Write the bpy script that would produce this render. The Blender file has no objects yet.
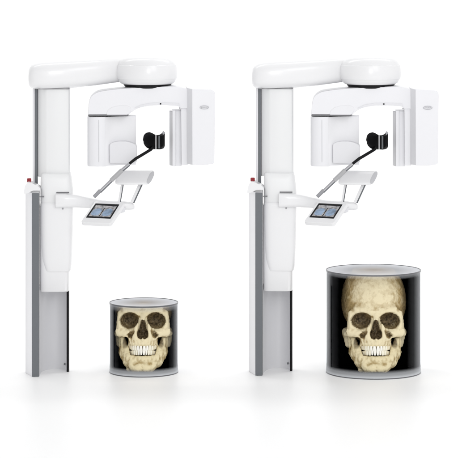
import bpy, bmesh, math
import numpy as np
from mathutils import Vector

# ------------------------------------------------------------------ units
# Everything is drawn in "px" units (about 7 mm each); U turns them into metres.
U = 1.0 / 144.4
F = 2600.0           # camera distance in units
HC = 416.0           # camera height in units
XO = 118.0           # machine origin (its own middle)
YH = -44.0

def zz(py, d=0.0):
    return HC - (py - YH) * (1.0 + d / F)
def pt(px, py, d=0.0, xo=XO):
    s = 1.0 + d / F
    return Vector(((px - xo) * s, d, zz(py, d)))

sc = bpy.context.scene
col = sc.collection

# ------------------------------------------------------------------ materials
def newmat(name):
    m = bpy.data.materials.new(name)
    m.use_nodes = True
    nt = m.node_tree
    return m, nt, nt.nodes["Principled BSDF"]

def plastic(name, rgb, rough=0.3, var=0.02, bump=0.02, scale=60, metallic=0.0, spec=0.5, coat=0.0, nscale=3.0):
    m, nt, b = newmat(name)
    tc = nt.nodes.new("ShaderNodeTexCoord")
    n = nt.nodes.new("ShaderNodeTexNoise"); n.inputs["Scale"].default_value = nscale; n.inputs["Detail"].default_value = 4
    nt.links.new(tc.outputs["Object"], n.inputs["Vector"])
    r = nt.nodes.new("ShaderNodeValToRGB")
    r.color_ramp.elements[0].position = 0.3; r.color_ramp.elements[1].position = 0.7
    r.color_ramp.elements[0].color = tuple(max(0, c * (1 - var)) for c in rgb) + (1,)
    r.color_ramp.elements[1].color = tuple(min(1, c * (1 + var)) for c in rgb) + (1,)
    nt.links.new(n.outputs["Fac"], r.inputs["Fac"]); nt.links.new(r.outputs["Color"], b.inputs["Base Color"])
    b.inputs["Roughness"].default_value = rough
    b.inputs["Metallic"].default_value = metallic
    b.inputs["Specular IOR Level"].default_value = spec
    b.inputs["Coat Weight"].default_value = coat
    b.inputs["Coat Roughness"].default_value = 0.1
    if bump > 0:
        n2 = nt.nodes.new("ShaderNodeTexNoise"); n2.inputs["Scale"].default_value = scale; n2.inputs["Detail"].default_value = 3
        nt.links.new(tc.outputs["Object"], n2.inputs["Vector"])
        bp = nt.nodes.new("ShaderNodeBump"); bp.inputs["Strength"].default_value = bump; bp.inputs["Distance"].default_value = 0.002
        nt.links.new(n2.outputs["Fac"], bp.inputs["Height"]); nt.links.new(bp.outputs["Normal"], b.inputs["Normal"])
    return m

M = {}
M['white'] = plastic('white_lacquer', (0.815, 0.815, 0.826), 0.28, 0.01, 0.03, coat=0.25)
M['mast'] = plastic('mast_white', (0.805, 0.81, 0.816), 0.35, 0.01, 0.03)
M['shell'] = plastic('bright_inner_shell', (0.90, 0.90, 0.92), 0.35, 0.01, 0.02)
M['lilac'] = plastic('gantry_white', (0.80, 0.80, 0.826), 0.32, 0.01, 0.03, coat=0.2)
M['pale'] = plastic('pale_grey_plastic', (0.735, 0.735, 0.76), 0.4, 0.015, 0.03)
M['recess'] = plastic('recess_white', (0.785, 0.785, 0.81), 0.35, 0.015, 0.03)
M['inner'] = plastic('channel_grey', (0.74, 0.74, 0.76), 0.45, 0.02, 0.03)
M['grey'] = plastic('slate_grey_strip', (0.135, 0.145, 0.158), 0.45, 0.05, 0.05)
M['midgrey'] = plastic('mid_grey_plastic', (0.33, 0.33, 0.35), 0.4, 0.05, 0.05)
M['black'] = plastic('black_plastic', (0.006, 0.006, 0.007), 0.4, 0.1, 0.05, spec=0.15)
M['seam'] = plastic('seam_shadow_gap', (0.16, 0.16, 0.17), 0.6, 0.05, 0)
M['lightseam'] = plastic('fine_parting_line', (0.55, 0.55, 0.57), 0.6, 0.02, 0)
M['chrome'] = plastic('brushed_steel', (0.50, 0.50, 0.52), 0.18, 0.05, 0.05, metallic=1.0)
M['band'] = plastic('grey_band', (0.56, 0.56, 0.58), 0.4, 0.03, 0.05)
M['sleeve'] = plastic('grey_sleeve', (0.42, 0.42, 0.43), 0.45, 0.05, 0.1)
M['red'] = plastic('red_button', (0.28, 0.010, 0.016), 0.3, 0.05, 0)
M['logo'] = plastic('emblem_grey', (0.42, 0.42, 0.45), 0.35, 0.03, 0)
M['logolight'] = plastic('emblem_light', (0.68, 0.68, 0.7), 0.35, 0.03, 0)

# ------------------------------------------------------------------ object helpers
def link(name, me, mat, parent=None):
    o = bpy.data.objects.new(name, me)
    col.objects.link(o)
    if mat is not None: me.materials.append(mat)
    if parent is not None: o.parent = parent
    return o

def finish(name, bm, mat, parent=None, bevel=0.0, seg=3, smooth=True, angle=35, solid=0.0):
    bmesh.ops.recalc_face_normals(bm, faces=bm.faces)
    for v in bm.verts: v.co *= U
    me = bpy.data.meshes.new(name)
    bm.to_mesh(me); bm.free()
    if smooth:
        me.shade_smooth()
        if bevel == 0: me.set_sharp_from_angle(angle=math.radians(angle))
    o = link(name, me, mat, parent)
    if solid:
        s = o.modifiers.new('solid', 'SOLIDIFY'); s.thickness = solid * U; s.offset = 0
    if bevel > 0:
        b = o.modifiers.new('bevel', 'BEVEL'); b.width = bevel * U; b.segments = seg
        b.limit_method = 'ANGLE'; b.angle_limit = math.radians(38); b.harden_normals = True
    return o

def rounded(pts, r, n=5):
    """fillet the corners of a closed 2D polygon; r may be a list"""
    out = []; N = len(pts)
    for i in range(N):
        p0, p, p1 = Vector(pts[i - 1]), Vector(pts[i]), Vector(pts[(i + 1) % N])
        rr = r[i] if isinstance(r, (list, tuple)) else r
        a = (p0 - p); b = (p1 - p)
        q = min(rr, a.length * .48, b.length * .48)
        A = p + a.normalized() * q; B = p + b.normalized() * q
        if rr <= 0: out.append(p); continue
        for k in range(n + 1):
            t = k / n
            out.append((1 - t) ** 2 * A + 2 * t * (1 - t) * p + t * t * B)
    return [(v.x, v.y) for v in out]

def bridge(rings, cap=True):
    bm = bmesh.new()
    V = [[bm.verts.new(p) for p in r] for r in rings]
    n = len(rings[0])
    for a, b in zip(V[:-1], V[1:]):
        for i in range(n):
            bm.faces.new((a[i], a[(i + 1) % n], b[(i + 1) % n], b[i]))
    if cap:
        bm.faces.new(V[0]); bm.faces.new(V[-1])
    return bm

def front(name, outlines, mat, parent, bevel=0.8, **k):
    """outlines: list of (list of (px,py), depth)"""
    rings = []
    d_ref = outlines[0][1]
    for pts, d in outlines:
        rings.append([pt(x, y, d) if k.get('persp') else Vector((pt(x, y, d_ref).x, d, pt(x, y, d_ref).z)) for x, y in pts])
    k.pop('persp', None)
    return finish(name, bridge(rings), mat, parent, bevel, **k)

def plan(name, pts, ytop, ybot, mat, parent, bevel=0.6, zref=0.0, **k):
    """vertical prism from a plan outline [(px, depth)] between two image heights"""
    z1 = zz(ytop, zref); z0 = 0.0 if ybot is None else zz(ybot, zref)
    rings = [[Vector((x - XO, d, z)) for x, d in pts] for z in (z0, z1)]
    return finish(name, bridge(rings), mat, parent, bevel, **k)

def sect(c, a, b, n=2.6, N=40):
    r = []
    for i in range(N):
        t = 2 * math.pi * i / N
        ct, st = math.cos(t), math.sin(t)
        u = math.copysign(abs(ct) ** (2 / n), ct); v = math.copysign(abs(st) ** (2 / n), st)
        r.append(Vector(c) + Vector(a) * u + Vector(b) * v)
    return r

def loft(name, secs, mat, parent, **k):
    return finish(name, bridge(secs), mat, parent, **k)

def tube(name, path, radii, mat, parent, N=20, **k):
    P = [Vector(p) for p in path]
    rings = []
    for i, p in enumerate(P):
        t = (P[min(i + 1, len(P) - 1)] - P[max(i - 1, 0)]).normalized()
        a = t.cross(Vector((0, 1, 0.2))).normalized(); b = t.cross(a).normalized()
        r = radii[i] if isinstance(radii, (list, tuple)) else radii
        rings.append([p + a * math.cos(2 * math.pi * j / N) * r + b * math.sin(2 * math.pi * j / N) * r for j in range(N)])
    return finish(name, bridge(rings), mat, parent, **k)

def lathe(name, prof, cx, cy, mat, parent, N=96, cap=True, z0=0, **k):
    rings = [[Vector((cx + r * math.cos(2 * math.pi * j / N), cy + r * math.sin(2 * math.pi * j / N), z + z0)) for j in range(N)] for r, z in prof]
    return finish(name, bridge(rings, cap), mat, parent, **k)

def box(name, x0, x1, y0, y1, d0, d1, mat, parent, bevel=0.2, **k):
    pts = [(x0, y0), (x1, y0), (x1, y1), (x0, y1)]
    return front(name, [(pts, d0), (pts, d1)], mat, parent, bevel, **k)

def thing(name, label, cat, group=None):
    o = bpy.data.objects.new(name, None); col.objects.link(o)
    o.empty_display_size = 0.2
    o['label'] = label; o['category'] = cat
    if group: o['group'] = group
    return o

def copy_tree(o, parent=None):
    c = o.copy(); col.objects.link(c)
    c.parent = parent
    for ch in list(o.children): copy_tree(ch, c)
    return c

# ------------------------------------------------------------------ the x-ray machine
def make_machine():
    T = thing('dental_xray_machine', 'white panoramic dental x-ray machine standing left of the short cropped skull cylinder', 'x-ray machine', 'pair of dental x-ray machines')
    # --- floor column: fin, grey strip, cap, channel
    fin = plan('base_column', [(25.8, 6), (25.8, -2), (32.7, -24.5), (39.9, -24.5), (39.9, 6)], 190, None, M['lilac'], T, 0.5)
    # strip stands on the fin's front face
    strip = plan('grey_strip', [(33.0, -24.6), (33.0, -26.2), (39.9, -26.2), (39.9, -24.6)], 190.6, None, M['grey'], fin, 0.2)
    foot = plan('foot_screw', [(34.2, -27.4), (36.2, -27.4), (36.2, -26.3), (34.2, -26.3)], 373.6, None, M['inner'], fin, 0.2)
    cap = front('column_cap', [
        (rounded([(23.6, 193.4), (25.2, 185.5), (28.2, 181.8), (31.5, 182.6), (38.5, 186.2), (40.7, 188.3), (40.7, 190.2), (33.2, 190.2), (27.0, 193.4)], 1.0, 3), -27.5),
        (rounded([(23.6, 193.4), (25.2, 185.5), (28.2, 181.8), (31.5, 182.6), (38.5, 186.2), (40.7, 188.3), (40.7, 190.2), (33.2, 190.2), (27.0, 193.4)], 1.0, 3), -2)],
        M['white'], T, 0.7)
    c = pt(29.4, 182.2, -15)
    but = tube('emergency_button', [c + Vector((0, 0, 0.6)), c + Vector((0, 0, 1.0)), c + Vector((0, 0, 3.8)), c + Vector((0, 0, 4.3))], [2.0, 2.2, 2.2, 1.6], M['red'], T)
    tube('collar', [c + Vector((0, 0, -1.0)), c + Vector((0, 0, 0.9))], 1.7, M['seam'], but)
    # concave channel
    arc = [(40.2, -22), (40.6, -8), (42.5, 6), (46.5, 16), (52, 21.5), (57.5, 22.5), (62.5, 19), (65.6, 12), (66.8, 3.5)]
    # refine arc
    def cr(P, n=6):
        P = [P[0]] + P + [P[-1]]; out = []
        for i in range(1, len(P) - 2):
            p0, p1, p2, p3 = [Vector(q) for q in P[i - 1:i + 3]]
            for k in range(n):
                t = k / n
                out.append(0.5 * ((2 * p1) + (p2 - p0) * t + (2 * p0 - 5 * p1 + 4 * p2 - p3) * t * t + (3 * p1 - p0 - 3 * p2 + p3) * t ** 3))
        out.append(Vector(P[-1])); return [(v.x, v.y) for v in out]
    A = cr(arc)
    Bk = [(x + (1.3 if x > 60 else -0.2), d + 1.6) for x, d in A[::-1]]
    chan = plan('channel', A + Bk, 283, None, M['inner'], T, 0.0)
    plan('edge_trim', [(66.6, 3.2), (68.8, 2.6), (69.2, 9), (67.2, 9)], 286.5, None, M['black'], chan, 0.15)
    cc = pt(64.6, 363.6, 14)
    tube('screw', [cc + Vector((0, -3, 0)), cc + Vector((0, 2, 0))], 0.75, M['grey'], chan)
    # --- moving carriage
    def vs(y, x0, x1, d0, d1, n=5.5):
        return sect(((x0 + x1) / 2 - XO, (d0 + d1) / 2, zz(y)), ((x1 - x0) / 2, 0, 0), (0, (d1 - d0) / 2, 0), n, 56)
    body = loft('carriage', [vs(268.6, 46.5, 69.6, -17, 14), vs(268.8, 44.9, 71.0, -20, 16), vs(266, 44.3, 71.6, -20.8, 17), vs(258, 42.2, 72.2, -21, 17), vs(245, 41.3, 72.8, -21, 17),
                             vs(225, 41.0, 73.2, -21, 17), vs(205, 40.9, 73.4, -21, 17), vs(201.2, 40.9, 73.4, -21, 17), vs(200.6, 41.3, 73.0, -20.4, 16)], M['white'], T, angle=50)
    loft('lower_sleeve', [vs(289.3, 40.9, 68.9, -18.0, 13), vs(288.6, 40.4, 69.5, -18.8, 14), vs(262, 40.4, 69.8, -19.0, 14), vs(204, 40.3, 69.8, -19.0, 14)], M['white'], body, angle=50)
    shoulder = loft('shoulder', [vs(200.65, 41.2, 73.0, -20.3, 16), vs(200.2, 40.9, 73.3, -20.6, 17), vs(190, 40.9, 73.2, -20.6, 17), vs(178, 41.0, 71.8, -19.6, 16), vs(173, 41.4, 71.0, -18.6, 15), vs(171.8, 42.4, 70.2, -17.2, 14)], M['mast'], T, angle=50)
    box('seam_line', 56.5, 69.2, 191.9, 192.9, -21.4, -19, M['seam'], shoulder, 0.2)
    box('seam_line', 39.6, 44.2, 196.3, 197.0, -21.3, -19, M['seam'], shoulder, 0.1)
    box('slot', 62.3, 63.6, 206.8, 209.4, -21.8, -19, M['midgrey'], body, 0.5)
    # --- mast
    mast = plan('mast', [(38.0, 8), (38.0, -2), (38.6, -5), (45.8, -12.5), (48.0, -13.2), (66, -13.2), (68.8, -12.2), (70.3, -8.5), (70.3, 8)], 85, 176, M['mast'], T, 0.5)
    rail = plan('side_rail', [(35.1, 6), (35.1, -4.6), (37.95, -4.6), (37.95, 6)], 85, 187, M['grey'], mast, 0.1)
    plan('rail_trim', [(32.9, 5), (32.9, -3.8), (33.4, -5.4), (35.05, -5.4), (35.05, 5)], 85, 187, M['pale'], mast, 0.2)
    # --- top arm
    def asec(x, y0, y1, w, n=3.4):
        y0 -= 1.8
        return sect((x - XO, 4, zz((y0 + y1) / 2)), (0, w, 0), (0, 0, (y1 - y0) / 2), n, 64)
    arm = loft('top_arm', [asec(28.7, 74, 82, 12, 2.2), asec(28.9, 71.5, 84, 17, 2.4), asec(29.8, 68.5, 86.4, 22, 2.8), asec(32.0, 66.2, 87.8, 25.5), asec(36, 64.2, 88.6, 27.5),
                           asec(42, 62.9, 88.9, 28.5), asec(52, 62.2, 88.8, 28), asec(70, 61.5, 88.2, 26), asec(95, 60.8, 85.4, 20), asec(110, 60.4, 83.4, 14), asec(118, 60.6, 82.4, 10), asec(130, 61.6, 80.5, 8)], M['white'], T, angle=60)
    box('mast_joint', 38.6, 69.6, 88.6, 89.1, -14.4, 4, M['seam'], arm, 0.2)
    Z = lambda y: 372 - (y if y > 82 else y - 1.6 * (82 - y) / 24)
    prof = [(0.1, Z(57.6)), (14, Z(57.9)), (21, Z(58.7)), (25.5, Z(60.4)), (28.2, Z(63.0)), (29.2, Z(65.2)), (29.3, Z(65.6)), (29.9, Z(66.0)), (30.6, Z(70)), (30.8, Z(74)), (30.4, Z(78.0)), (30.0, Z(78.8)),
            (29.4, Z(79.0)), (29.2, Z(79.5)), (27.8, Z(82.0)), (25.6, Z(83.6)), (24.0, Z(84.0)), (0.1, Z(84.1))]
    disc = lathe('pivot_housing', prof, 147.0 - XO, 0, M['white'], T, angle=28)
    lathe('bearing', [(0.1, Z(83.9)), (24.4, Z(83.9)), (22.5, Z(86.4)), (21, Z(87.6)), (0.1, Z(91.5))], 147.4 - XO, 0, M['black'], disc)
    # --- rotating gantry
    bo = [(88.0, 115.2), (88.4, 104), (90.4, 96.5), (97, 91.8), (110, 89.6), (126, 88.0), (150, 86.9), (176, 86.2), (189, 88.8), (189, 109), (181, 109), (178.5, 106.3), (165, 105.5), (150, 105.8), (139, 108), (132.5, 111.5), (128.5, 115.2)]
    bo = rounded(bo, [0.5, 4, 4, 4, 6, 6, 6, 6, 3, 1, 1, 2, 5, 5, 5, 4, 0.5], 4)
    cxm = 140
    def inset(P, k, cy=98):
        return [(x + (cxm - x) * k * 0.25, y + (cy - y) * k) for x, y in P]
    beam = front('gantry_beam', [(inset(bo, .05), -20.5), (bo, -18), (bo, 20)], M['lilac'], T, 0.0, angle=30)
    # lower lip of the beam
    lip = rounded([(134, 108.3), (141, 104.9), (152, 103.0), (165, 102.9), (179, 103.4), (180.2, 106.2), (165, 105.2), (150, 105.5), (140, 107.4)], 0.8, 3)
    front('lip', [(lip, -21.2), (lip, -17)], M['pale'], beam, 0.3)
    rec = rounded([(106, 114.9), (107.4, 110.4), (111.5, 107.2), (119, 105.4), (126.5, 105.2), (130, 106.6), (131.6, 110), (128.2, 114.9)], 1.6, 4)
    front('recess_shade_panel', [(rec, -20.9), (rec, -18.5)], M['recess'], beam, 0.6)  # shading of the recess put into a slightly darker panel colour
    for (x, y, r) in ((160.6, 103.9, 0.75),):
        p = pt(x, y, -21)
        tube('sensor_dot', [p + Vector((0, -0.7, 0)), p + Vector((0, 1, 0))], r, M['black'], beam)
    p = pt(179.6, 108.2, -20)
    tube('sensor_dot', [p + Vector((0, -1.2, 0)), p + Vector((0, 1, 0))], 0.7, M['midgrey'], beam)
    # left head: front face then a face sweeping back to the right
    lp0 = [(87.4, 22), (87.4, -10), (88.4, -15.5), (91.5, -18.8), (96, -19.8), (104.4, -20), (105.2, -19.5), (107.5, -16.5), (110.5, -13.2), (114.5, -10.2), (119.5, -7.6), (126, -5.6), (133, -4.4), (136, -3.4), (136, 22)]
    lp = [q for q in lp0 if q[0] < 106] + [(106.5, -17.5), (106.5, 22)]
    tube_head = plan('tube_head', lp, 115.6, 165, M['lilac'], T, 0.8)
    plan('inner_shell', [q for q in lp0 if q[0] > 105.1 and q[1] < 20] + [(136, 21), (106.6, 21)], 115.9, 164.6, M['shell'], tube_head, 0.3)
    box('seam_line', 88.2, 128.4, 114.95, 115.85, -20.3, 10, M['seam'], tube_head, 0.1)
    vg = [(98.6, 120), (98.9, 120), (99.0, 162), (98.7, 162)]
    front('parting_line', [(vg, -20.25), (vg, -19.5)], M['lightseam'], tube_head, 0)
    e = rounded([(109.6, 163.2), (109.4, 144.6), (112, 142.6), (118, 141.3), (127, 141.4), (134, 143.6), (137.0, 146.2), (137.0, 162.0), (134, 163.4)], [1, 2, 2, 2, 2, 2, 1.5, 1.5, 1], 3)
    front('collimator', [([(x + (123 - x) * .02, y) for x, y in e], -17.5), (e, -16.5), (e, 10)], M['pale'], tube_head, 0.5)
    lb = rounded([(88.2, 163), (98, 164.6), (135, 164.4), (135, 165.6), (98, 166.4), (89.5, 165.6)], 0.5, 2)
    # right head
    r0 = rounded([(192.0, 89.3), (212.8, 89.9), (215.4, 93.4), (214.4, 164.0), (205, 165.4), (192.2, 165.2)], [0.6, 2.2, 3, 2, 2, 0.6], 4)
    r1 = rounded([(187.0, 88.5), (212.9, 89.0), (215.9, 93.0), (215.0, 164.6), (205, 165.8), (187.4, 165.4)], [0.6, 2.2, 3, 2, 2, 0.6], 4)
    fp = front('detector_housing', [([(x + (203 - x) * .03, y + (128 - y) * .012) for x, y in r0], -33), (r0, -32), (r1, -19.5), (r1, 12)], M['lilac'], T, 0.0, angle=20)
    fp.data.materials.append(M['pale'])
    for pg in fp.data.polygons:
        if pg.normal.x < -0.55: pg.material_index = 1  # left-facing faces coloured darker to stand for side shading
    # emblem
    p = pt(204.4, 107.6, -33)
    def oval(rx, rz, y0, y1, nm, mat, par):
        return finish(nm, bridge([[Vector((p.x + rx * math.cos(t), yy, p.z + rz * math.sin(t))) for t in [2 * math.pi * j / 40 for j in range(40)]] for yy in (y0, y1)]), mat, par, 0)
    em = oval(4.5, 1.75, -33.6, -32.5, 'emblem', M['logo'], fp)
    oval(4.0, 1.3, -33.9, -33.2, 'emblem_face', M['logolight'], em)
    bm = bmesh.new()
    for i in range(6):
        x = p.x - 2.7 + i * 1.08
        bmesh.ops.create_cube(bm, size=1.0, matrix=__import__('mathutils').Matrix.Translation((x, -34.0, p.z + (0.1 if i % 2 else -0.05))) @ __import__('mathutils').Matrix.Diagonal((0.62, 0.3, 0.85 if i in (0, 3) else 0.6, 1)))
    finish('lettering', bm, M['logo'], em, 0)
    # inner sensor column
    wl = rounded([(181.0, 107.2), (187.6, 107.2), (187.8, 165.4), (181.6, 165.4)], 0.4, 2)
    front('detector_inner', [(wl, -18.5), (wl, 12)], M['lilac'], fp, 0.4)
    def vband(nm, plan_pts, yt, yb, mat, par, bev=0.3):
        return plan(nm, plan_pts, yt, yb, mat, par, bev)
    sp = vband('sensor_panel', [(172.0, -15.5), (175.2, -15.9), (175.5, -13.5), (181.3, -12.5), (181.3, 8), (172.0, 8)], 109.6, 165.2, M['lilac'], T)
    vband('sensor_edge', [(169.4, -4), (171.9, -15.2), (171.9, 6), (169.4, 6)], 111.0, 165.0, M['band'], sp)
    vband('sensor_window', [(175.4, -14.0), (181.2, -13.2), (181.2, -12), (175.4, -12.4)], 110.4, 165.0, M['recess'], sp, 0.1)
    # --- side arm that carries console and chin rest
    def hs(x, y0, y1, d, w, n=2.8, dx=0):
        c = pt(x, (y0 + y1) / 2, d)
        return sect(c, (dx, w, 0), (0, 0, (y1 - y0) / 2), n, 40)
    sarm = loft('support_arm', [hs(55.5, 194.2, 206.8, -20, 3, 5), hs(55.8, 193.5, 207.2, -20, 5.5, 4.5), hs(58.0, 193.4, 207.2, -20, 6, 4), hs(66, 193.4, 207.3, -20, 6.6, 3.2), hs(76, 194.6, 207.3, -18.5, 6.6), hs(88, 197.2, 208.0, -14, 6.0),
                                hs(100, 199.8, 209.0, -4, 5.5), hs(112, 201, 209.6, -6, 6), hs(124, 201.2, 209.8, -10, 6), hs(131, 202.0, 209.8, -9, 5.5), hs(134, 204.0, 209.4, -9, 4), hs(134.6, 205.4, 208.6, -9, 2)], M['white'], T, angle=60)
    lm = [(55.6, 201), (56.0, 201), (56.0, 206.6), (58.4, 206.8), (58.4, 207.3), (55.6, 207.1)]
    br = rounded([(118.4, 207.6), (125.6, 207.2), (125.2, 212.0), (119.0, 214.0), (116.6, 211.6)], 1, 3)
    front('arm_bracket', [(br, -18), (br, -8)], M['pale'], sarm, 0.6)
    # console
    TL, TR, BL, BR = pt(95.2, 201.0, -16), pt(125.0, 202.4, -30), pt(80.6, 222.4, -43), pt(110.8, 224.0, -57)
    ux = (TR - TL); vy = (BL - TL); nrm = ux.cross(vy).normalized()
    if nrm.y > 0: nrm = -nrm
    def cons(u, v, h=0.0): return TL + ux * u + vy * v + nrm * h
    def plate(nm, uv, h0, h1, mat, par, r=0.05, bev=0.0, top=0.0):
        P = rounded(uv, r, 4)
        rings = [[cons(u, v, h0) for u, v in P], [cons(u, v, h1) for u, v in P]]
        return finish(nm, bridge(rings), mat, par, bev)
    con = plate('console', [(0, 0), (1, 0), (1, 1), (0, 1)], -3.6, 0.6, M['white'], T, 0.09, 0.7)
    scr = plate('screen', [(0.08, 0.13), (0.88, 0.13), (0.90, 0.79), (0.08, 0.79)], 0.3, 0.75, M['black'], con, 0.02)
    mS, nt, b = newmat('console_display')
    tc = nt.nodes.new('ShaderNodeTexCoord'); n = nt.nodes.new('ShaderNodeTexNoise'); n.inputs['Scale'].default_value = 45; n.inputs['Detail'].default_value = 5
    nt.links.new(tc.outputs['Object'], n.inputs['Vector'])
    r = nt.nodes.new('ShaderNodeValToRGB'); r.color_ramp.elements[0].color = (0.03, 0.035, 0.05, 1); r.color_ramp.elements[1].color = (0.50, 0.49, 0.50, 1)
    r.color_ramp.elements[0].position = 0.3; r.color_ramp.elements[1].position = 0.62
    nt.links.new(n.outputs['Fac'], r.inputs['Fac']); nt.links.new(r.outputs['Color'], b.inputs['Base Color']); b.inputs['Roughness'].default_value = 0.35
    M['display'] = mS
    dsp = plate('display', [(0.14, 0.22), (0.84, 0.22), (0.85, 0.72), (0.14, 0.72)], 0.7, 0.85, M['display'], scr, 0.01)
    if 'blue' not in M: M['blue'] = plastic('display_blue', (0.24, 0.33, 0.46), 0.35, 0.45, 0, nscale=25)
    plate('tooth_image', [(0.16, 0.46), (0.24, 0.37), (0.38, 0.36), (0.45, 0.45), (0.43, 0.66), (0.34, 0.69), (0.24, 0.68), (0.16, 0.62)], 0.8, 0.95, M['blue'], dsp, 0.04)
    plate('tooth_image', [(0.53, 0.46), (0.60, 0.36), (0.74, 0.35), (0.81, 0.44), (0.81, 0.62), (0.74, 0.68), (0.62, 0.69), (0.53, 0.65)], 0.8, 0.95, M['blue'], dsp, 0.04)
    plate('divider', [(0.475, 0.34), (0.50, 0.34), (0.50, 0.70), (0.475, 0.70)], 0.8, 0.95, M['black'], dsp, 0.0)
    # chin rest plate
    def cs(x, k=1.0, n=2.5, yoff=0):
        c = pt(x, 177.6 + yoff, -12)
        return sect(c, Vector((3.4, 9, 6.1)) * k, Vector((2.2, 1.5, -1.3)) * k, n, 40)
    rest = loft('chin_rest', [cs(119.4, .5), cs(118.8, .85), cs(119.6, .98), cs(122, 1.0), cs(149.6, 1.0), cs(150.2, .97)], M['white'], T, angle=50)
    loft('end_cap', [cs(150.1, .86), cs(150.8, .84), cs(150.9, .6)], M['band'], rest, angle=50)
    box('underside', 121.5, 144.8, 183.4, 184.7, -20, -6, M['seam'], rest, 0.2)
    def strut(x0, y0, x1, y1, w, nm='strut'):
        a, b_ = pt(x0, y0, -12), pt(x1, y1, -12)
        s1 = [a + Vector((-w, -1.2, 0)), a + Vector((w * .3, -1.8, 0)), a + Vector((w * .35, 2, 0)), a + Vector((-w, 2, 0))]
        s2 = [q + (b_ - a) for q in s1]
        o = finish(nm, bridge([s1, s2]), M['white'], T, 0.15)
        s3 = [a + Vector((w * .35, -1.5, 0)), a + Vector((w * 1.0, -0.6, 0)), a + Vector((w * 1.0, 2, 0)), a + Vector((w * .35, 2, 0))]
        s4 = [q + (b_ - a) for q in s3]
        finish('strut_edge', bridge([s3, s4]), M['grey'], o, 0.1)
    strut(122.4, 184, 119.4, 202, 1.5); strut(140.8, 184, 132.2, 203, 2.3)
    # head support rod
    def P3(x, y): return pt(x, y, -24.5 + max(0.0, x - 139) * 0.8)
    rod = tube('support_rod', [P3(98, 193.2), P3(112, 179.6), P3(123, 169.0), P3(129.5, 163.8)], [1.55, 1.55, 1.5, 1.5], M['chrome'], T, angle=60)
    tube('grip', [P3(93.9, 196.9), P3(94.2, 196.6), P3(100.2, 190.6), P3(100.5, 190.3)], [1.3, 1.8, 2.0, 1.7], M['midgrey'], rod)
    tube('clamp_sleeve', [P3(110.8, 180.9), P3(111.2, 180.5), P3(121.8, 170.3), P3(122.2, 169.9)], [1.7, 2.25, 2.25, 1.7], M['sleeve'], rod)
    og = Vector((0.85, -0.7, -0.85))
    tube('rod_shade_strip', [P3(99.8, 191.4) + og, P3(111.6, 180) + og], 0.75, M['grey'], rod)  # dark strip painting the shaded lower edge of the rod
    tube('rod_shade_strip', [P3(121.8, 170.2) + og, P3(129.0, 164.2) + og], 0.75, M['grey'], rod)
    tube('neck_rod', [P3(127.6, 165.3), P3(131.5, 162.0), P3(135.6, 158.8), P3(140, 156.2), P3(146, 152.6), P3(151.2, 149.4), P3(153, 147)], [1.3, 1.4, 1.5, 1.5, 1.5, 1.5, 1.3], M['black'], rod, angle=60)
    # temple rest: curved pad
    prof_t = [(143.4, 141.2, 138.2, -22), (143.9, 143.4, 135.8, -21), (145.2, 145.9, 133.8, -19), (147, 147.8, 132.6, -16.5), (149.2, 149.0, 132.2, -14), (151.5, 149.4, 133.0, -11.6), (153.8, 149.3, 134.3, -9.8), (155.6, 149.2, 135.1, -9.2), (158, 149.3, 135.2, -9.6),
              (160, 149.4, 134.8, -10.6), (161.6, 149.2, 133.8, -12.4), (163, 148.6, 132.6, -15), (163.9, 147.4, 132.2, -18), (164.3, 145.6, 132.4, -21)]
    bm = bmesh.new(); rows = []
    for x, yb, yt, d in prof_t:
        rows.append([bm.verts.new(pt(x, yt + (yb - yt) * k / 5, d - 1.0 * math.sin(math.pi * k / 5))) for k in range(6)])
    for a, b2 in zip(rows[:-1], rows[1:]):
        for k in range(5): bm.faces.new((a[k], b2[k], b2[k + 1], a[k + 1]))
    pad = finish('temple_rest', bm, M['black'], T, 0, solid=1.1, angle=60)
    st = [(155.2, 135.0), (156.6, 135.1), (156.6, 149.2), (155.2, 149.2)]
    front('steel_band', [(st, -12.2), (st, -10.0)], M['sleeve'], pad, 0.3)
    st = [(158.3, 136.0), (160.2, 135.8), (160.2, 148.6), (158.3, 148.6)]
    front('pad_highlight', [(st, -12.6), (st, -11.0)], M['grey'], pad, 0.5)  # grey strip standing in for the highlight on the black pad
    st = rounded([(162.2, 132.4), (163.6, 130.9), (164.6, 132.6), (164.4, 135.0), (162.8, 134.6)], .5, 2)
    front('pad_tip', [(st, -21.4), (st, -18)], M['midgrey'], pad, 0.3)
    return T

machine = make_machine()
machine2 = copy_tree(machine)
machine2['label'] = 'white panoramic dental x-ray machine standing beside the tall whole skull cylinder'
for m, cx in ((machine, 118.0), (machine2, 341.2)):
    X = (cx - 229) * U
    m.location = (X, 0, 0)
    m.rotation_euler = (0, 0, -math.atan2(X, F * U))

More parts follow.
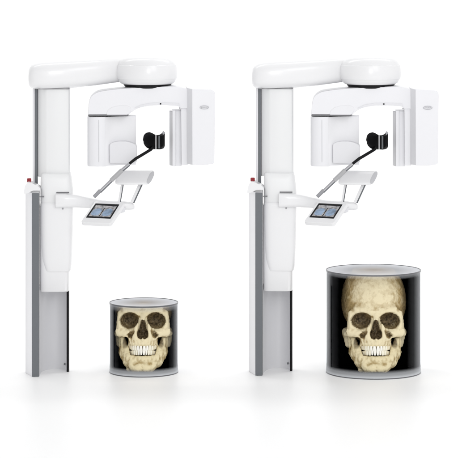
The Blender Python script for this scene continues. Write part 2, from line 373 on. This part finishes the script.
# ------------------------------------------------------------------ skull (implicit surface -> mesh)
def s_ell(P, c, r, rot=0.0):
    x = P[0] - c[0]; y = P[1] - c[1]; z = P[2] - c[2]
    if rot:
        ca, sa = math.cos(rot), math.sin(rot); x, z = x * ca + z * sa, -x * sa + z * ca
    k0 = np.sqrt((x / r[0]) ** 2 + (y / r[1]) ** 2 + (z / r[2]) ** 2)
    k1 = np.sqrt((x / r[0] ** 2) ** 2 + (y / r[1] ** 2) ** 2 + (z / r[2] ** 2) ** 2) + 1e-6
    return k0 * (k0 - 1.0) / k1
def s_cap(P, a, b, ra, rb=None, flat=(1, 1, 1)):
    rb = ra if rb is None else rb
    f = flat
    a = [a[i] / f[i] for i in range(3)]; b = [b[i] / f[i] for i in range(3)]
    x, y, z = P[0] / f[0] - a[0], P[1] / f[1] - a[1], P[2] / f[2] - a[2]
    d = [b[i] - a[i] for i in range(3)]; L = sum(q * q for q in d) + 1e-9
    h = np.clip((x * d[0] + y * d[1] + z * d[2]) / L, 0, 1)
    return (np.sqrt((x - d[0] * h) ** 2 + (y - d[1] * h) ** 2 + (z - d[2] * h) ** 2) - (ra + (rb - ra) * h)) * min(f)
def smin(a, b, k):
    h = np.clip(0.5 + 0.5 * (b - a) / k, 0, 1)
    return b * (1 - h) + a * h - k * h * (1 - h)
def smax(a, b, k): return -smin(-a, -b, k)
def nz(P, f, s=0.0):
    x, y, z = P
    return (np.sin(f * x + 1.7 * np.sin(f * .63 * y + s) + s) * np.sin(f * 1.13 * y + 1.3 * np.sin(f * .71 * z) + 2 * s) * np.sin(f * .91 * z + 1.5 * np.sin(f * .83 * x + s)))

def surface_nets(Fv, o, h):
    S = Fv < 0
    nx, ny, nz_ = Fv.shape
    cnt = np.zeros((nx - 1, ny - 1, nz_ - 1), np.int8)
    for i in (0, 1):
        for j in (0, 1):
            for k in (0, 1):
                cnt += S[i:nx - 1 + i, j:ny - 1 + j, k:nz_ - 1 + k]
    act = (cnt > 0) & (cnt < 8)
    I = np.argwhere(act)
    idx = -np.ones(cnt.shape, np.int64); idx[act] = np.arange(len(I))
    C = {}
    for i in (0, 1):
        for j in (0, 1):
            for k in (0, 1):
                C[(i, j, k)] = Fv[I[:, 0] + i, I[:, 1] + j, I[:, 2] + k]
    acc = np.zeros((len(I), 3)); n = np.zeros(len(I))
    for a in C:
        for ax in range(3):
            if a[ax] == 0:
                b = list(a); b[ax] = 1; b = tuple(b)
                m = (C[a] < 0) != (C[b] < 0)
                t = np.where(m, C[a] / np.where(m, C[a] - C[b], 1), 0)
                q = np.zeros((len(I), 3)) + np.array(a, float); q[:, ax] += t
                acc += q * m[:, None]; n += m
    V = (I + acc / n[:, None]) * h + np.array(o)
    faces = []
    for ax in range(3):
        u, v = (ax + 1) % 3, (ax + 2) % 3
        sl0 = [slice(None)] * 3; sl1 = [slice(None)] * 3
        sl0[ax] = slice(0, -1); sl1[ax] = slice(1, None)
        ch = S[tuple(sl0)] != S[tuple(sl1)]
        E = np.argwhere(ch)
        E = E[(E[:, u] > 0) & (E[:, v] > 0) & (E[:, u] < Fv.shape[u] - 1) & (E[:, v] < Fv.shape[v] - 1)]
        pos = S[E[:, 0], E[:, 1], E[:, 2]]
        def g(du, dv):
            q = E.copy(); q[:, u] -= du; q[:, v] -= dv
            return idx[q[:, 0], q[:, 1], q[:, 2]]
        quad = np.stack([g(1, 1), g(0, 1), g(0, 0), g(1, 0)], 1)
        quad[~pos] = quad[~pos][:, ::-1]
        faces.append(quad)
    return V, np.concatenate(faces)

def grid(lo, hi, h):
    ax = [np.arange(lo[i], hi[i], h) for i in range(3)]
    return np.meshgrid(*ax, indexing='ij')

def cranium_field(P):
    x, y, z = P; ax = np.abs(x); Q = (ax, y, z)
    f = s_ell(P, (0, 27, 72), (32.0, 38, 38))
    f = smin(f, s_ell(P, (0, 27, 64), (31.0, 36, 28)), 4)
    f = smin(f, s_ell(P, (0, 12, 72), (26.8, 25.5, 35)), 2.2)
    f = smin(f, s_ell(P, (0, -1, 60), (23, 9.5, 8)), 5)          # brow
    f = smin(f, s_ell(P, (0, 22, 40), (21, 24, 14)), 5)          # base
    f = smin(f, s_cap(Q, (5, -11.6, 58.8), (18, -7.4, 60.6), 2.9, 2.4), 6)
    # orbit surround
    f = smin(f, s_ell(Q, (14.5, -2, 50), (13, 9, 11.5)), 3)
    f = smin(f, s_cap(Q, (24.6, -2.5, 57), (25.2, -3.0, 40), 2.9, 3.6), 3)
    # zygoma and arch
    f = smin(f, s_cap(Q, (14, -9.5, 37), (23.2, -4.5, 38.4), 3.8, 3.9), 4)
    f = smin(f, s_cap(Q, (24.6, -2, 37.5), (28.3, 10, 37), 3.0, 2.2), 3)
    f = smin(f, s_cap(Q, (28.3, 10, 37), (28.5, 24, 39), 2.1, 2.6), 2)
    # maxilla
    f = smin(f, s_ell(P, (0, -3.5, 33), (15.5, 12, 12)), 4)
    f = smin(f, s_ell(P, (0, -2.5, 28.2), (14.4, 12.8, 6)), 3)
    f = smin(f, s_cap(Q, (12, 0, 34), (14.2, 0, 26.5), 3.8, 2.8), 3)
    # nasal bones
    f = smin(f, s_cap(P, (0, -11, 58), (0, -17.2, 48.5), 3.0, 2.4), 2.5)
    f = smin(f, s_cap(Q, (6.8, -12.5, 47), (7.6, -13, 33), 2.0, 2.2), 2.5)
    # mastoid
    f = smin(f, s_cap(Q, (27, 24, 38), (25.5, 22, 26), 5, 3.2), 3)
    f = smin(f, s_cap(P, (0, -14.8, 33.5), (0, -16.6, 31.5), 1.6, 1.0), 2)
    # ---- cavities
    orb = s_ell(Q, (13.9, -9, 51.2), (9.6, 14, 7.2), -0.16)
    orb = smin(orb, s_ell(Q, (15.4, -9, 49.4), (8.8, 14, 7.2), 0.25), 1.5)
    orb = smin(orb, s_ell(Q, (11.4, -9, 50.4), (6.0, 13, 7.0), 0.0), 1.5) + 0.35 * nz(P, 0.7, 5)
    f = smax(f, -orb, 1.6)
    nos = smin(s_ell(Q, (2.3, -13, 37.0), (3.7, 13, 5.0)), s_ell(P, (0, -14, 43.5), (3.6, 13, 8.2)), 2.0)
    f = smax(f, -nos, 1.4)
    f = smax(f, -(s_cap(Q, (10.6, -13.5, 39.6), (13.6, -13, 35.4), 2.0, 2.9, (1, 2.2, 1)) + 0.9 * nz(P, 1.1, 3)), 1.4)   # hollow under the orbit
    f = smax(f, -s_ell(Q, (18.4, 2, 28.3), (2.9, 16, 5.4), 0.2), 2.0)      # gap beside the upper jaw
    f = smax(f, -s_ell(Q, (32.4, 0, 60), (4.8, 11, 18)), 3)              # temple hollow
    # root ridges above the teeth
    ang = np.arctan2(ax, -(y - 0))
    ridge = np.cos(ang * 26) * 0.33 * np.clip(1 - np.abs(z - 28) / 6, 0, 1)
    f = f - ridge
    f = f + 0.33 * nz(P, 0.9) + 0.22 * nz(P, 1.9, 1.2)
    rough_in = np.exp(-np.clip(smin(orb, s_ell(P, (0, -14, 40), (7, 16, 11)), 1), 0, 6) ** 2 / 2)
    f = f + rough_in * (0.7 * nz(P, 1.5, 2.0) + 0.4 * nz(P, 2.6, .7)) * (y > -9)
    return f

def mandible_field(P):
    x, y, z = P; ax = np.abs(x); Q = (ax, y, z)
    f = s_cap(Q, (24.6, 13, 36), (22.4, 9, 20), 2.6, 3.2)
    f = smin(f, s_cap(Q, (21.6, 3, 32), (19.0, 2, 20), 2.6, 4.6), 5)
    f = smin(f, s_cap(Q, (21.6, 8, 18), (15.6, -4, 9.0), 3.4, 4.0), 4)
    f = smin(f, s_cap(Q, (15.6, -4, 9.0), (8.0, -12.0, 4.9), 4.2, 4.5), 4)
    f = smin(f, s_cap(Q, (8.0, -12.0, 4.9), (0, -14.4, 4.6), 4.4, 4.6), 4)
    f = smin(f, s_cap(Q, (18.8, 2, 17), (9.5, -10.5, 9.5), 4.3, 4.2), 6)
    f = smin(f, s_cap(Q, (18.6, 1, 20), (13.2, -8.5, 13.6), 3.2, 3.0), 5)
    f = smin(f, s_cap(Q, (15.8, -2.5, 22), (14.8, -4.5, 14), 2.9, 3.2), 2.5)
    f = smin(f, s_cap(Q, (17.5, 0, 21), (14.6, -5.5, 15.5), 3.0, 3.0), 4)
    f = smin(f, s_cap(Q, (13.2, -8.5, 13.4), (0, -13.2, 12.8), 3.0, 2.8), 3)
    f = smin(f, s_ell(P, (0, -11, 9), (11, 5, 6)), 3)
    f = smin(f, s_ell(Q, (4.2, -17.0, 3.8), (4.3, 3.0, 3.2)), 3)
    f = smax(f, -s_ell(Q, (9.8, -20.0, 8.8), (4.0, 3.0, 2.6)), 3)
    ang = np.arctan2(ax, -(y - 0))
    f = f - np.cos(ang * 26) * 0.3 * np.clip(1 - np.abs(z - 13.5) / 3.5, 0, 1) * (y < -4)
    f = smax(f, (z - 16.4 - np.clip((ax - 12.9) * 3.5, 0, 60)) * 0.6, 1.2)
    f = f + 0.3 * nz(P, 0.95, 0.4) + 0.2 * nz(P, 2.0, 1.9)
    return f

def bone_mat(name, light, dark, seed):
    m, nt, b = newmat(name)
    tc = nt.nodes.new('ShaderNodeTexCoord')
    n = nt.nodes.new('ShaderNodeTexNoise'); n.inputs['Scale'].default_value = 20; n.inputs['Detail'].default_value = 10; n.inputs['Roughness'].default_value = 0.65
    n.inputs['Distortion'].default_value = 0.4
    mp = nt.nodes.new('ShaderNodeMapping'); mp.inputs['Location'].default_value = (seed, seed, 0)
    nt.links.new(tc.outputs['Object'], mp.inputs['Vector']); nt.links.new(mp.outputs['Vector'], n.inputs['Vector'])
    r = nt.nodes.new('ShaderNodeValToRGB')
    r.color_ramp.elements[0].position = 0.0; r.color_ramp.elements[0].color = (0.10, 0.065, 0.025, 1)
    r.color_ramp.elements[1].position = 0.70; r.color_ramp.elements[1].color = light + (1,)
    e = r.color_ramp.elements.new(0.34); e.color = dark + (1,)
    ac = nt.nodes.new('ShaderNodeAttribute'); ac.attribute_name = 'cavity_shade'
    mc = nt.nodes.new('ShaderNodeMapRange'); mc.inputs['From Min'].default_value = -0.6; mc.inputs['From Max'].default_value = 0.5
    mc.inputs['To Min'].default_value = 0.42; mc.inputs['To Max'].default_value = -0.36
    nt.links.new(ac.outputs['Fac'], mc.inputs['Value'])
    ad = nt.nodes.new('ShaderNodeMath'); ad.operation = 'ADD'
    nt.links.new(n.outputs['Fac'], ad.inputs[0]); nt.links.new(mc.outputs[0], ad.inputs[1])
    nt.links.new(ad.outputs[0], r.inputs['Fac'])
    at = nt.nodes.new('ShaderNodeAttribute'); at.attribute_name = 'stain_shade'
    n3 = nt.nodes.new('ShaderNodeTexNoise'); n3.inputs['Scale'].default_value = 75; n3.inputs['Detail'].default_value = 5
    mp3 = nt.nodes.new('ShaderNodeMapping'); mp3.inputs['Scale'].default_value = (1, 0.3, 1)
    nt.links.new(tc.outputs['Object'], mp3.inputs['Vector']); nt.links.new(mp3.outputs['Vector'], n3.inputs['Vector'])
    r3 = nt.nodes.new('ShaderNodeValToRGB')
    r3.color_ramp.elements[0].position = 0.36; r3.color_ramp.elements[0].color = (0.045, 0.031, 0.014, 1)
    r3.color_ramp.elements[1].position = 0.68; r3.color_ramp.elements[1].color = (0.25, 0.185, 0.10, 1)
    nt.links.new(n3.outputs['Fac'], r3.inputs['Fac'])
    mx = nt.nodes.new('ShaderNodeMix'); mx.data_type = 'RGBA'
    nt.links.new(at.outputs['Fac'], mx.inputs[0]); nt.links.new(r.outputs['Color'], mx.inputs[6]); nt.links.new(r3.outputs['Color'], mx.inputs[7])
    nt.links.new(mx.outputs[2], b.inputs['Base Color'])
    b.inputs['Roughness'].default_value = 0.5
    b.inputs['Specular IOR Level'].default_value = 0.35
    bp = nt.nodes.new('ShaderNodeBump'); bp.inputs['Strength'].default_value = 0.6; bp.inputs['Distance'].default_value = 0.004
    n4 = nt.nodes.new('ShaderNodeTexNoise'); n4.inputs['Scale'].default_value = 95; n4.inputs['Detail'].default_value = 6; n4.inputs['Roughness'].default_value = 0.7
    nt.links.new(tc.outputs['Object'], n4.inputs['Vector'])
    nt.links.new(n4.outputs['Fac'], bp.inputs['Height']); nt.links.new(bp.outputs['Normal'], b.inputs['Normal'])
    return m
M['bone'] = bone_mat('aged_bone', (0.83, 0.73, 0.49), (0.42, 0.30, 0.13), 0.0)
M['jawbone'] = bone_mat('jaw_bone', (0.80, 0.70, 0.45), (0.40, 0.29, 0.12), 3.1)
M['tooth'] = plastic('tooth_enamel', (0.93, 0.91, 0.84), 0.2, 0.05, 0.05)
M['tooth3'] = plastic('ivory_enamel', (0.90, 0.86, 0.72), 0.25, 0.1, 0.05)
M['tooth2'] = plastic('stained_enamel', (0.80, 0.73, 0.55), 0.25, 0.12, 0.05)

def stain_shade_of(V):
    ax = np.abs(V[:, 0]); y = V[:, 1]; z = V[:, 2]
    P = (V[:, 0], y, z); Q = (ax, y, z)
    s = np.zeros(len(V))
    def add(d, w=1.2, off=0.3, k=1.0):
        nonlocal s
        s = np.maximum(s, k * np.clip((off - d) / w + 0.5, 0, 1))
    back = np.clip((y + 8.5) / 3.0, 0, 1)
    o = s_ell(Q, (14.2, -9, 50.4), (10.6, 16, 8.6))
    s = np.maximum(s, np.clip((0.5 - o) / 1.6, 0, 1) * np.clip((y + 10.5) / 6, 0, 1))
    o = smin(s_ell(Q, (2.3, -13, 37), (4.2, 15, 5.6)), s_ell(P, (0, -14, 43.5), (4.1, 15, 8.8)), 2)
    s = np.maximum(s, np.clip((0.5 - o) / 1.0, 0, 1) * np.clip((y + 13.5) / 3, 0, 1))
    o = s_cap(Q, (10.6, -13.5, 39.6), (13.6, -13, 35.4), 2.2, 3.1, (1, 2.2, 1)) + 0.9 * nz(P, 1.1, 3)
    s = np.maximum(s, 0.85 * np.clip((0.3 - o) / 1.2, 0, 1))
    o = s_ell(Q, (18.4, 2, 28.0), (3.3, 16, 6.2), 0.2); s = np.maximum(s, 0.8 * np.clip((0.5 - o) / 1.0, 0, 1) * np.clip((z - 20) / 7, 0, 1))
    s = np.maximum(s, 0.6 * np.clip((ax - 25.0) / 4, 0, 1) * (z > 42))  # temporal sides darkened: shading put into the colour
    return s

def mesh_field(name, fld, lo, hi, h, clip=None):
    P = grid(lo, hi, h)
    f = fld(P)
    if clip is not None: f = np.maximum(f, clip(P))
    V, Fc = surface_nets(f, lo, h)
    s = stain_shade_of(V)
    def blur(a, k):
        for ax in range(3):
            for _ in range(k):
                a = (np.roll(a, 1, ax) + 2 * a + np.roll(a, -1, ax)) / 4
        return a
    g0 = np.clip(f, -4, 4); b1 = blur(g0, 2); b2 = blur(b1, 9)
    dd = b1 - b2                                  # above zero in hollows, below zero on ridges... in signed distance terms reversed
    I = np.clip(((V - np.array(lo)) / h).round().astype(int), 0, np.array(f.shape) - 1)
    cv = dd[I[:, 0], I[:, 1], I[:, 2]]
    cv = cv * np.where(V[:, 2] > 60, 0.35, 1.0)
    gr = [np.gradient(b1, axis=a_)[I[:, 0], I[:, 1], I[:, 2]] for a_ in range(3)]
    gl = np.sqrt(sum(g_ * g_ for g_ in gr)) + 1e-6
    side = np.clip(1.0 + gr[1] / gl - 0.12, 0, 1)          # sideways-facing bone browned: edge shading put into the colour
    cv = cv * 1.8 + 0.75 * side ** 1.3 - 0.06 - 0.22 * np.clip((V[:, 2] - 58) / 14, 0, 1) * np.clip(1 - np.abs(V[:, 0]) / 26, 0, 1) - 0.1 * (np.abs(V[:, 0]) < 3) * (V[:, 2] > 46) * (V[:, 2] < 60)  # forehead centre also brightened in the colour, as light would
    me = bpy.data.meshes.new(name)
    me.from_pydata((V * U).tolist(), [], Fc.tolist())
    a = me.attributes.new('stain_shade', 'FLOAT', 'POINT'); a.data.foreach_set('value', s.astype(np.float32))
    a = me.attributes.new('cavity_shade', 'FLOAT', 'POINT'); a.data.foreach_set('value', cv.astype(np.float32))
    me.shade_smooth()
    return me

def tooth_mesh(w, hgt, th, up):
    rings = []
    for t, kw, kt in ((0, .62, .7), (.12, .70, .85), (.45, .9, 1), (.8, 1.0, .85), (.95, .96, .6), (1.0, .82, .4)):
        rings.append(sect((0, 0, (-t if up else t) * hgt), (w / 2 * kw, 0, 0), (0, th / 2 * kt, 0), 3.2, 16))
    return rings

def make_skull(label, clip, xr):
    T = thing('skull', label, 'skull', 'skulls shown inside the cylinders')
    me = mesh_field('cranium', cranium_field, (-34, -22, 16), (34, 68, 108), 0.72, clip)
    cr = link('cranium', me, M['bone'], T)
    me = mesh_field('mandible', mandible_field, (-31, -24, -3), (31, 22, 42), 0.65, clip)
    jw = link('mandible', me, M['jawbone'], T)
    # teeth along the dental arch
    widths = [3.5, 2.8, 3.0, 2.8, 2.8, 3.2, 3.0]
    for up in (True, False):
        R = (13.8, 15.5) if up else (13.4, 15.0)
        for s in (-1, 1):
            ang = 0.0; acc = 0.0
            for i, w0 in enumerate(widths):
                w = w0 * (1.0 if up else (0.78 if i < 2 else 0.96))
                acc += w / 2
                # walk along the ellipse
                a = 0.0; L = 0.0; st = 0.002
                while L < acc:
                    L += math.hypot(R[0] * math.cos(a), R[1] * math.sin(a)) * st; a += st
                acc += w / 2 + 0.1
                x = s * R[0] * math.sin(a); y = 0.6 - R[1] * math.cos(a)
                hgt = (5.2, 4.8, 5.1, 4.6, 4.4, 4.2, 4.0)[i]
                z = 25.7 if up else 16.5
                bm = bridge(tooth_mesh(w, hgt, 2.6, up))
                tz = math.atan2(R[1] * math.sin(a) * s, R[0] * math.cos(a))
                for v in bm.verts:
                    cx, cy = v.co.x, v.co.y
                    v.co.x = x + cx * math.cos(tz) - cy * math.sin(tz); v.co.y = y + cx * math.sin(tz) + cy * math.cos(tz)
                    v.co.z += z + (0.15 * ((i * 7 + (3 if up else 1)) % 3 - 1))
                finish('tooth', bm, M[('tooth', 'tooth', 'tooth3', 'tooth3', 'tooth2', 'tooth2', 'tooth2')[i]], cr if up else jw, 0, angle=60)
    return T

# small neck fragment
def frag_field(P):
    f = s_ell(P, (-14.5, -2, 2.2), (3.0, 4, 2.6))
    f = smin(f, s_cap(P, (-12, -1, 0.4), (-5, -2, -0.6), 1.2, 0.9), 1.5)
    f = smin(f, s_ell(P, (-16.5, -1, 5), (1.6, 3, 2)), 1)
    return f + 0.45 * nz(P, 1.5) 

# ------------------------------------------------------------------ display cylinders
def glass_mat(name, H, bot, topb, tint):
    m = bpy.data.materials.new(name); m.use_nodes = True
    nt = m.node_tree; nt.nodes.clear(); N = nt.nodes.new; L = nt.links.new
    out = N('ShaderNodeOutputMaterial')
    tr = N('ShaderNodeBsdfTransparent')
    gl = N('ShaderNodeBsdfGlossy'); gl.inputs['Roughness'].default_value = 0.12; gl.inputs['Color'].default_value = tint + (1,)
    lw = N('ShaderNodeLayerWeight'); lw.inputs['Blend'].default_value = 0.5
    ra = N('ShaderNodeValToRGB'); e = ra.color_ramp.elements
    e[0].position = 0.30; e[0].color = (0, 0, 0, 1); e[1].position = 1.0; e[1].color = (0.5, 0.5, 0.5, 1)
    q = ra.color_ramp.elements.new(0.48); q.color = (0.03, 0.03, 0.03, 1)
    q = ra.color_ramp.elements.new(0.64); q.color = (0.16, 0.16, 0.16, 1)
    L(lw.outputs['Facing'], ra.inputs['Fac'])
    mx = N('ShaderNodeMixShader'); L(ra.outputs['Color'], mx.inputs[0]); L(tr.outputs[0], mx.inputs[1]); L(gl.outputs[0], mx.inputs[2])
    # glow near both rims, painted as a pale diffuse gradient
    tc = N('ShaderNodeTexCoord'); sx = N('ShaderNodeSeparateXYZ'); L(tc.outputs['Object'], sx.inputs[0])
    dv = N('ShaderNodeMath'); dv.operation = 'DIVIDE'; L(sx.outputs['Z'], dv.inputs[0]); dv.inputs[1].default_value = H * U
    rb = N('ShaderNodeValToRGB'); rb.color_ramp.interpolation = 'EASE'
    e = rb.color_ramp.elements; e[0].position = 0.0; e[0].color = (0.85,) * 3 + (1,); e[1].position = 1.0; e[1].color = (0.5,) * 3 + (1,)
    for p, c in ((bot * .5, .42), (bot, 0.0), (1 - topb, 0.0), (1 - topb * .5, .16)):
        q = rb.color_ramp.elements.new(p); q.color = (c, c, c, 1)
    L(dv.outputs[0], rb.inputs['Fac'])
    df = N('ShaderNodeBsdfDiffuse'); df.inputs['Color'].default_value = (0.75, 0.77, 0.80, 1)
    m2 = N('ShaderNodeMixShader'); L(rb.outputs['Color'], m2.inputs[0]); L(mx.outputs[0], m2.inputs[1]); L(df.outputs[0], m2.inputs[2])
    L(m2.outputs[0], out.inputs['Surface'])
    return m

def cap_mat(name, R):
    m = bpy.data.materials.new(name); m.use_nodes = True
    nt = m.node_tree; nt.nodes.clear(); N = nt.nodes.new; L = nt.links.new
    out = N('ShaderNodeOutputMaterial')
    tr = N('ShaderNodeBsdfTransparent'); tr.inputs['Color'].default_value = (0.9, 0.9, 0.92, 1)
    b = N('ShaderNodeBsdfPrincipled'); b.inputs['Roughness'].default_value = 0.6; b.inputs['Specular IOR Level'].default_value = 0.1; b.inputs['Base Color'].default_value = (0.70, 0.71, 0.74, 1)
    tc = N('ShaderNodeTexCoord'); sx = N('ShaderNodeVectorMath'); sx.operation = 'LENGTH'; L(tc.outputs['Object'], sx.inputs[0])
    n = N('ShaderNodeTexNoise'); n.inputs['Scale'].default_value = 6; L(tc.outputs['Object'], n.inputs['Vector'])
    mr = N('ShaderNodeMapRange'); mr.inputs['From Min'].default_value = 0; mr.inputs['From Max'].default_value = R * U
    mr.inputs['To Min'].default_value = 0.30; mr.inputs['To Max'].default_value = 0.90; L(sx.outputs['Value'], mr.inputs['Value'])
    mx = N('ShaderNodeMixShader'); L(mr.outputs[0], mx.inputs[0]); L(tr.outputs[0], mx.inputs[1]); L(b.outputs[0], mx.inputs[2])
    L(mx.outputs[0], out.inputs['Surface'])
    return m

M['liner'] = plastic('black_liner', (0.0015, 0.0018, 0.0025), 0.9, 0.2, 0, spec=0.0)
M['navy'] = plastic('navy_liner', (0.003, 0.004, 0.008), 0.9, 0.2, 0, spec=0.0)
M['rim'] = plastic('dark_steel_rim', (0.13, 0.132, 0.14), 0.3, 0.05, 0)

def ring(name, r0, r1, z0, z1, mat, parent, N=128):
    bm = bmesh.new()
    pr = [(r0, z0), (r1, z0), (r1, z1), (r0, z1)]
    V = [[bm.verts.new((r * math.cos(2 * math.pi * j / N), r * math.sin(2 * math.pi * j / N), z)) for r, z in pr] for j in range(N)]
    for j in range(N):
        a, b = V[j], V[(j + 1) % N]
        for k in range(4): bm.faces.new((a[k], b[k], b[(k + 1) % 4], a[(k + 1) % 4]))
    return finish(name, bm, mat, parent, 0)

def make_cylinder(label, cx, R, H, liner, bot, topb):
    T = thing('display_cylinder', label, 'cylinder', 'clear cylinders holding skull images')
    N = 128
    bm = bmesh.new()
    a = [bm.verts.new((R * math.cos(2 * math.pi * j / N), R * math.sin(2 * math.pi * j / N), 0.7)) for j in range(N)]
    b = [bm.verts.new((v.co.x, v.co.y, H - 0.6)) for v in a]
    for j in range(N): bm.faces.new((a[j], a[(j + 1) % N], b[(j + 1) % N], b[j]))
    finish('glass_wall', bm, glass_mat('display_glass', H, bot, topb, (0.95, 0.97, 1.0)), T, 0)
    # liner: black back wall inside plus black floor
    bm = bmesh.new(); r = R - 0.6; n = 72
    ang = [math.radians(-14 + 208 * k / n) for k in range(n + 1)]
    a = [bm.verts.new((r * math.cos(t), r * math.sin(t), 1.2)) for t in ang]
    b = [bm.verts.new((v.co.x, v.co.y, H - 1.2)) for v in a]
    for j in range(n): bm.faces.new((a[j], a[j + 1], b[j + 1], b[j]))
    ln = finish('back_liner', bm, liner, T, 0)
    lathe('floor_disc', [(0.1, 0.5), (R - 1.2, 0.5), (R - 1.2, 1.4), (0.1, 1.4)], 0, 0, liner, T)
    me_o = lathe('top_cap', [(0.1, -0.4), (R - 0.5, -0.4)], 0, 0, cap_mat('frosted_cap', R), T, cap=False)
    me_o.location = (0, 0, H * U)
    ring('rim', R - 0.6, R + 0.15, H - 1.3, H + 0.1, M['rim'], T)
    ring('rim', R - 0.6, R + 0.15, 0.0, 1.0, M['rim'], T)
    T.location = ((cx - 229) * U, 0, 0)
    return T

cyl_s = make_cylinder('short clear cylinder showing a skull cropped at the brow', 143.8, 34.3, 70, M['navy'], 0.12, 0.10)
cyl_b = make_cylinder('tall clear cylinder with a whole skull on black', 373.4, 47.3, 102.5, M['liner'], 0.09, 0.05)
TILT = math.radians(-7)

def place_skull(label, cx, oy, oz, R, H, sx_=1.0):
    ct, st_ = math.cos(TILT), math.sin(TILT)
    def clip(P):
        x = P[0]; y = P[1] * ct - P[2] * st_ + oy; z = P[1] * st_ + P[2] * ct + oz
        return np.maximum(np.sqrt(x * x + y * y) - (R - 1.8), z - (H - 1.6))
    s = make_skull(label, clip, None)
    me = mesh_field('vertebra', frag_field, (-22, -9, -4), (2, 6, 10), 0.5, None)
    link('vertebra', me, M['bone'], s)
    s.location = ((cx - 229) * U, oy * U, oz * U)
    s.rotation_euler = (TILT, 0, 0)
    s.scale = (sx_, 1, 1)
    return s
sk_s = place_skull('cropped yellowed skull, cut flat above the eye sockets, in the short cylinder', 143.4, -13, 2.8, 34.3, 70, 0.94)
sk_b = place_skull('whole skull with high pale forehead in the tall cylinder', 374.2, -25, 4.2, 47.3, 102.5)

# ------------------------------------------------------------------ studio sweep
def make_sweep():
    prof = [(-22.0, 0.0), (5.0, 0.0)]
    R = 3.0
    for k in range(1, 25):
        a = math.pi / 2 * k / 24
        prof.append((5.0 + R * math.sin(a), R - R * math.cos(a)))
    prof.append((8.0, 10.0))
    bm = bmesh.new()
    rows = [[bm.verts.new((x, y, z)) for x in (-14, -7, 0, 7, 14)] for y, z in prof]
    for a, b in zip(rows[:-1], rows[1:]):
        for k in range(4): bm.faces.new((a[k], a[k + 1], b[k + 1], b[k]))
    me = bpy.data.meshes.new('floor'); bm.to_mesh(me); bm.free(); me.shade_smooth()
    m = plastic('white_sweep', (0.975, 0.975, 0.975), 0.43, 0.002, 0.0, spec=0.6)
    o = link('floor', me, m); o['kind'] = 'structure'
    return o
make_sweep()

# ------------------------------------------------------------------ light
w = bpy.data.worlds.new('World'); sc.world = w; w.use_nodes = True
nt = w.node_tree; bg = nt.nodes['Background']
bg.inputs['Strength'].default_value = 1.0
tc = nt.nodes.new('ShaderNodeTexCoord'); sx = nt.nodes.new('ShaderNodeSeparateXYZ'); nt.links.new(tc.outputs['Generated'], sx.inputs[0])
mr = nt.nodes.new('ShaderNodeMapRange'); mr.inputs['From Min'].default_value = -1; mr.inputs['From Max'].default_value = 1
mr.inputs['To Min'].default_value = 0.76; mr.inputs['To Max'].default_value = 0.98
nt.links.new(sx.outputs['X'], mr.inputs['Value'])
cb = nt.nodes.new('ShaderNodeCombineColor')
for i in range(3): nt.links.new(mr.outputs[0], cb.inputs[i])
nt.links.new(cb.outputs[0], bg.inputs['Color'])

def area(name, loc, target, size, power, color=(1, 1, 1)):
    l = bpy.data.lights.new(name, 'AREA'); l.shape = 'RECTANGLE'; l.size = size[0]; l.size_y = size[1]; l.energy = power; l.color = color
    o = bpy.data.objects.new(name, l); col.objects.link(o); o.location = loc
    o.rotation_euler = (Vector(target) - Vector(loc)).to_track_quat('-Z', 'Y').to_euler()
    return o
area('softbox', (3.5, -8.0, 4.8), (0, 0, 0.9), (3.0, 3.0), 85)
area('added_front_light', (0.8, -10.0, 3.2), (0, 0, 0.9), (1.6, 1.6), 95)  # added unseen lamp, brightens the skulls from the front
area('added_backdrop_light', (-2.5, 2.4, 6.5), (-1.2, 7.0, 1.2), (4.5, 1.0), 110)  # this and the next: added unseen lamps lifting the backdrop to white
area('added_backdrop_light', (2.5, 2.4, 6.5), (1.2, 7.0, 1.2), (4.5, 1.0), 110)

# ------------------------------------------------------------------ camera
cam = bpy.data.cameras.new('Camera'); co = bpy.data.objects.new('Camera', cam); col.objects.link(co)
co.location = (0, -F * U, HC * U); co.rotation_euler = (math.radians(90), 0, 0)
cam.sensor_width = 36; cam.lens = 36 * F / 458.0
cam.shift_y = -(229 - YH) / 458.0
cam.clip_end = 200
sc.camera = co
sc.view_settings.view_transform = 'Standard'; sc.view_settings.look = 'None'; sc.view_settings.exposure = 0; sc.view_settings.gamma = 1
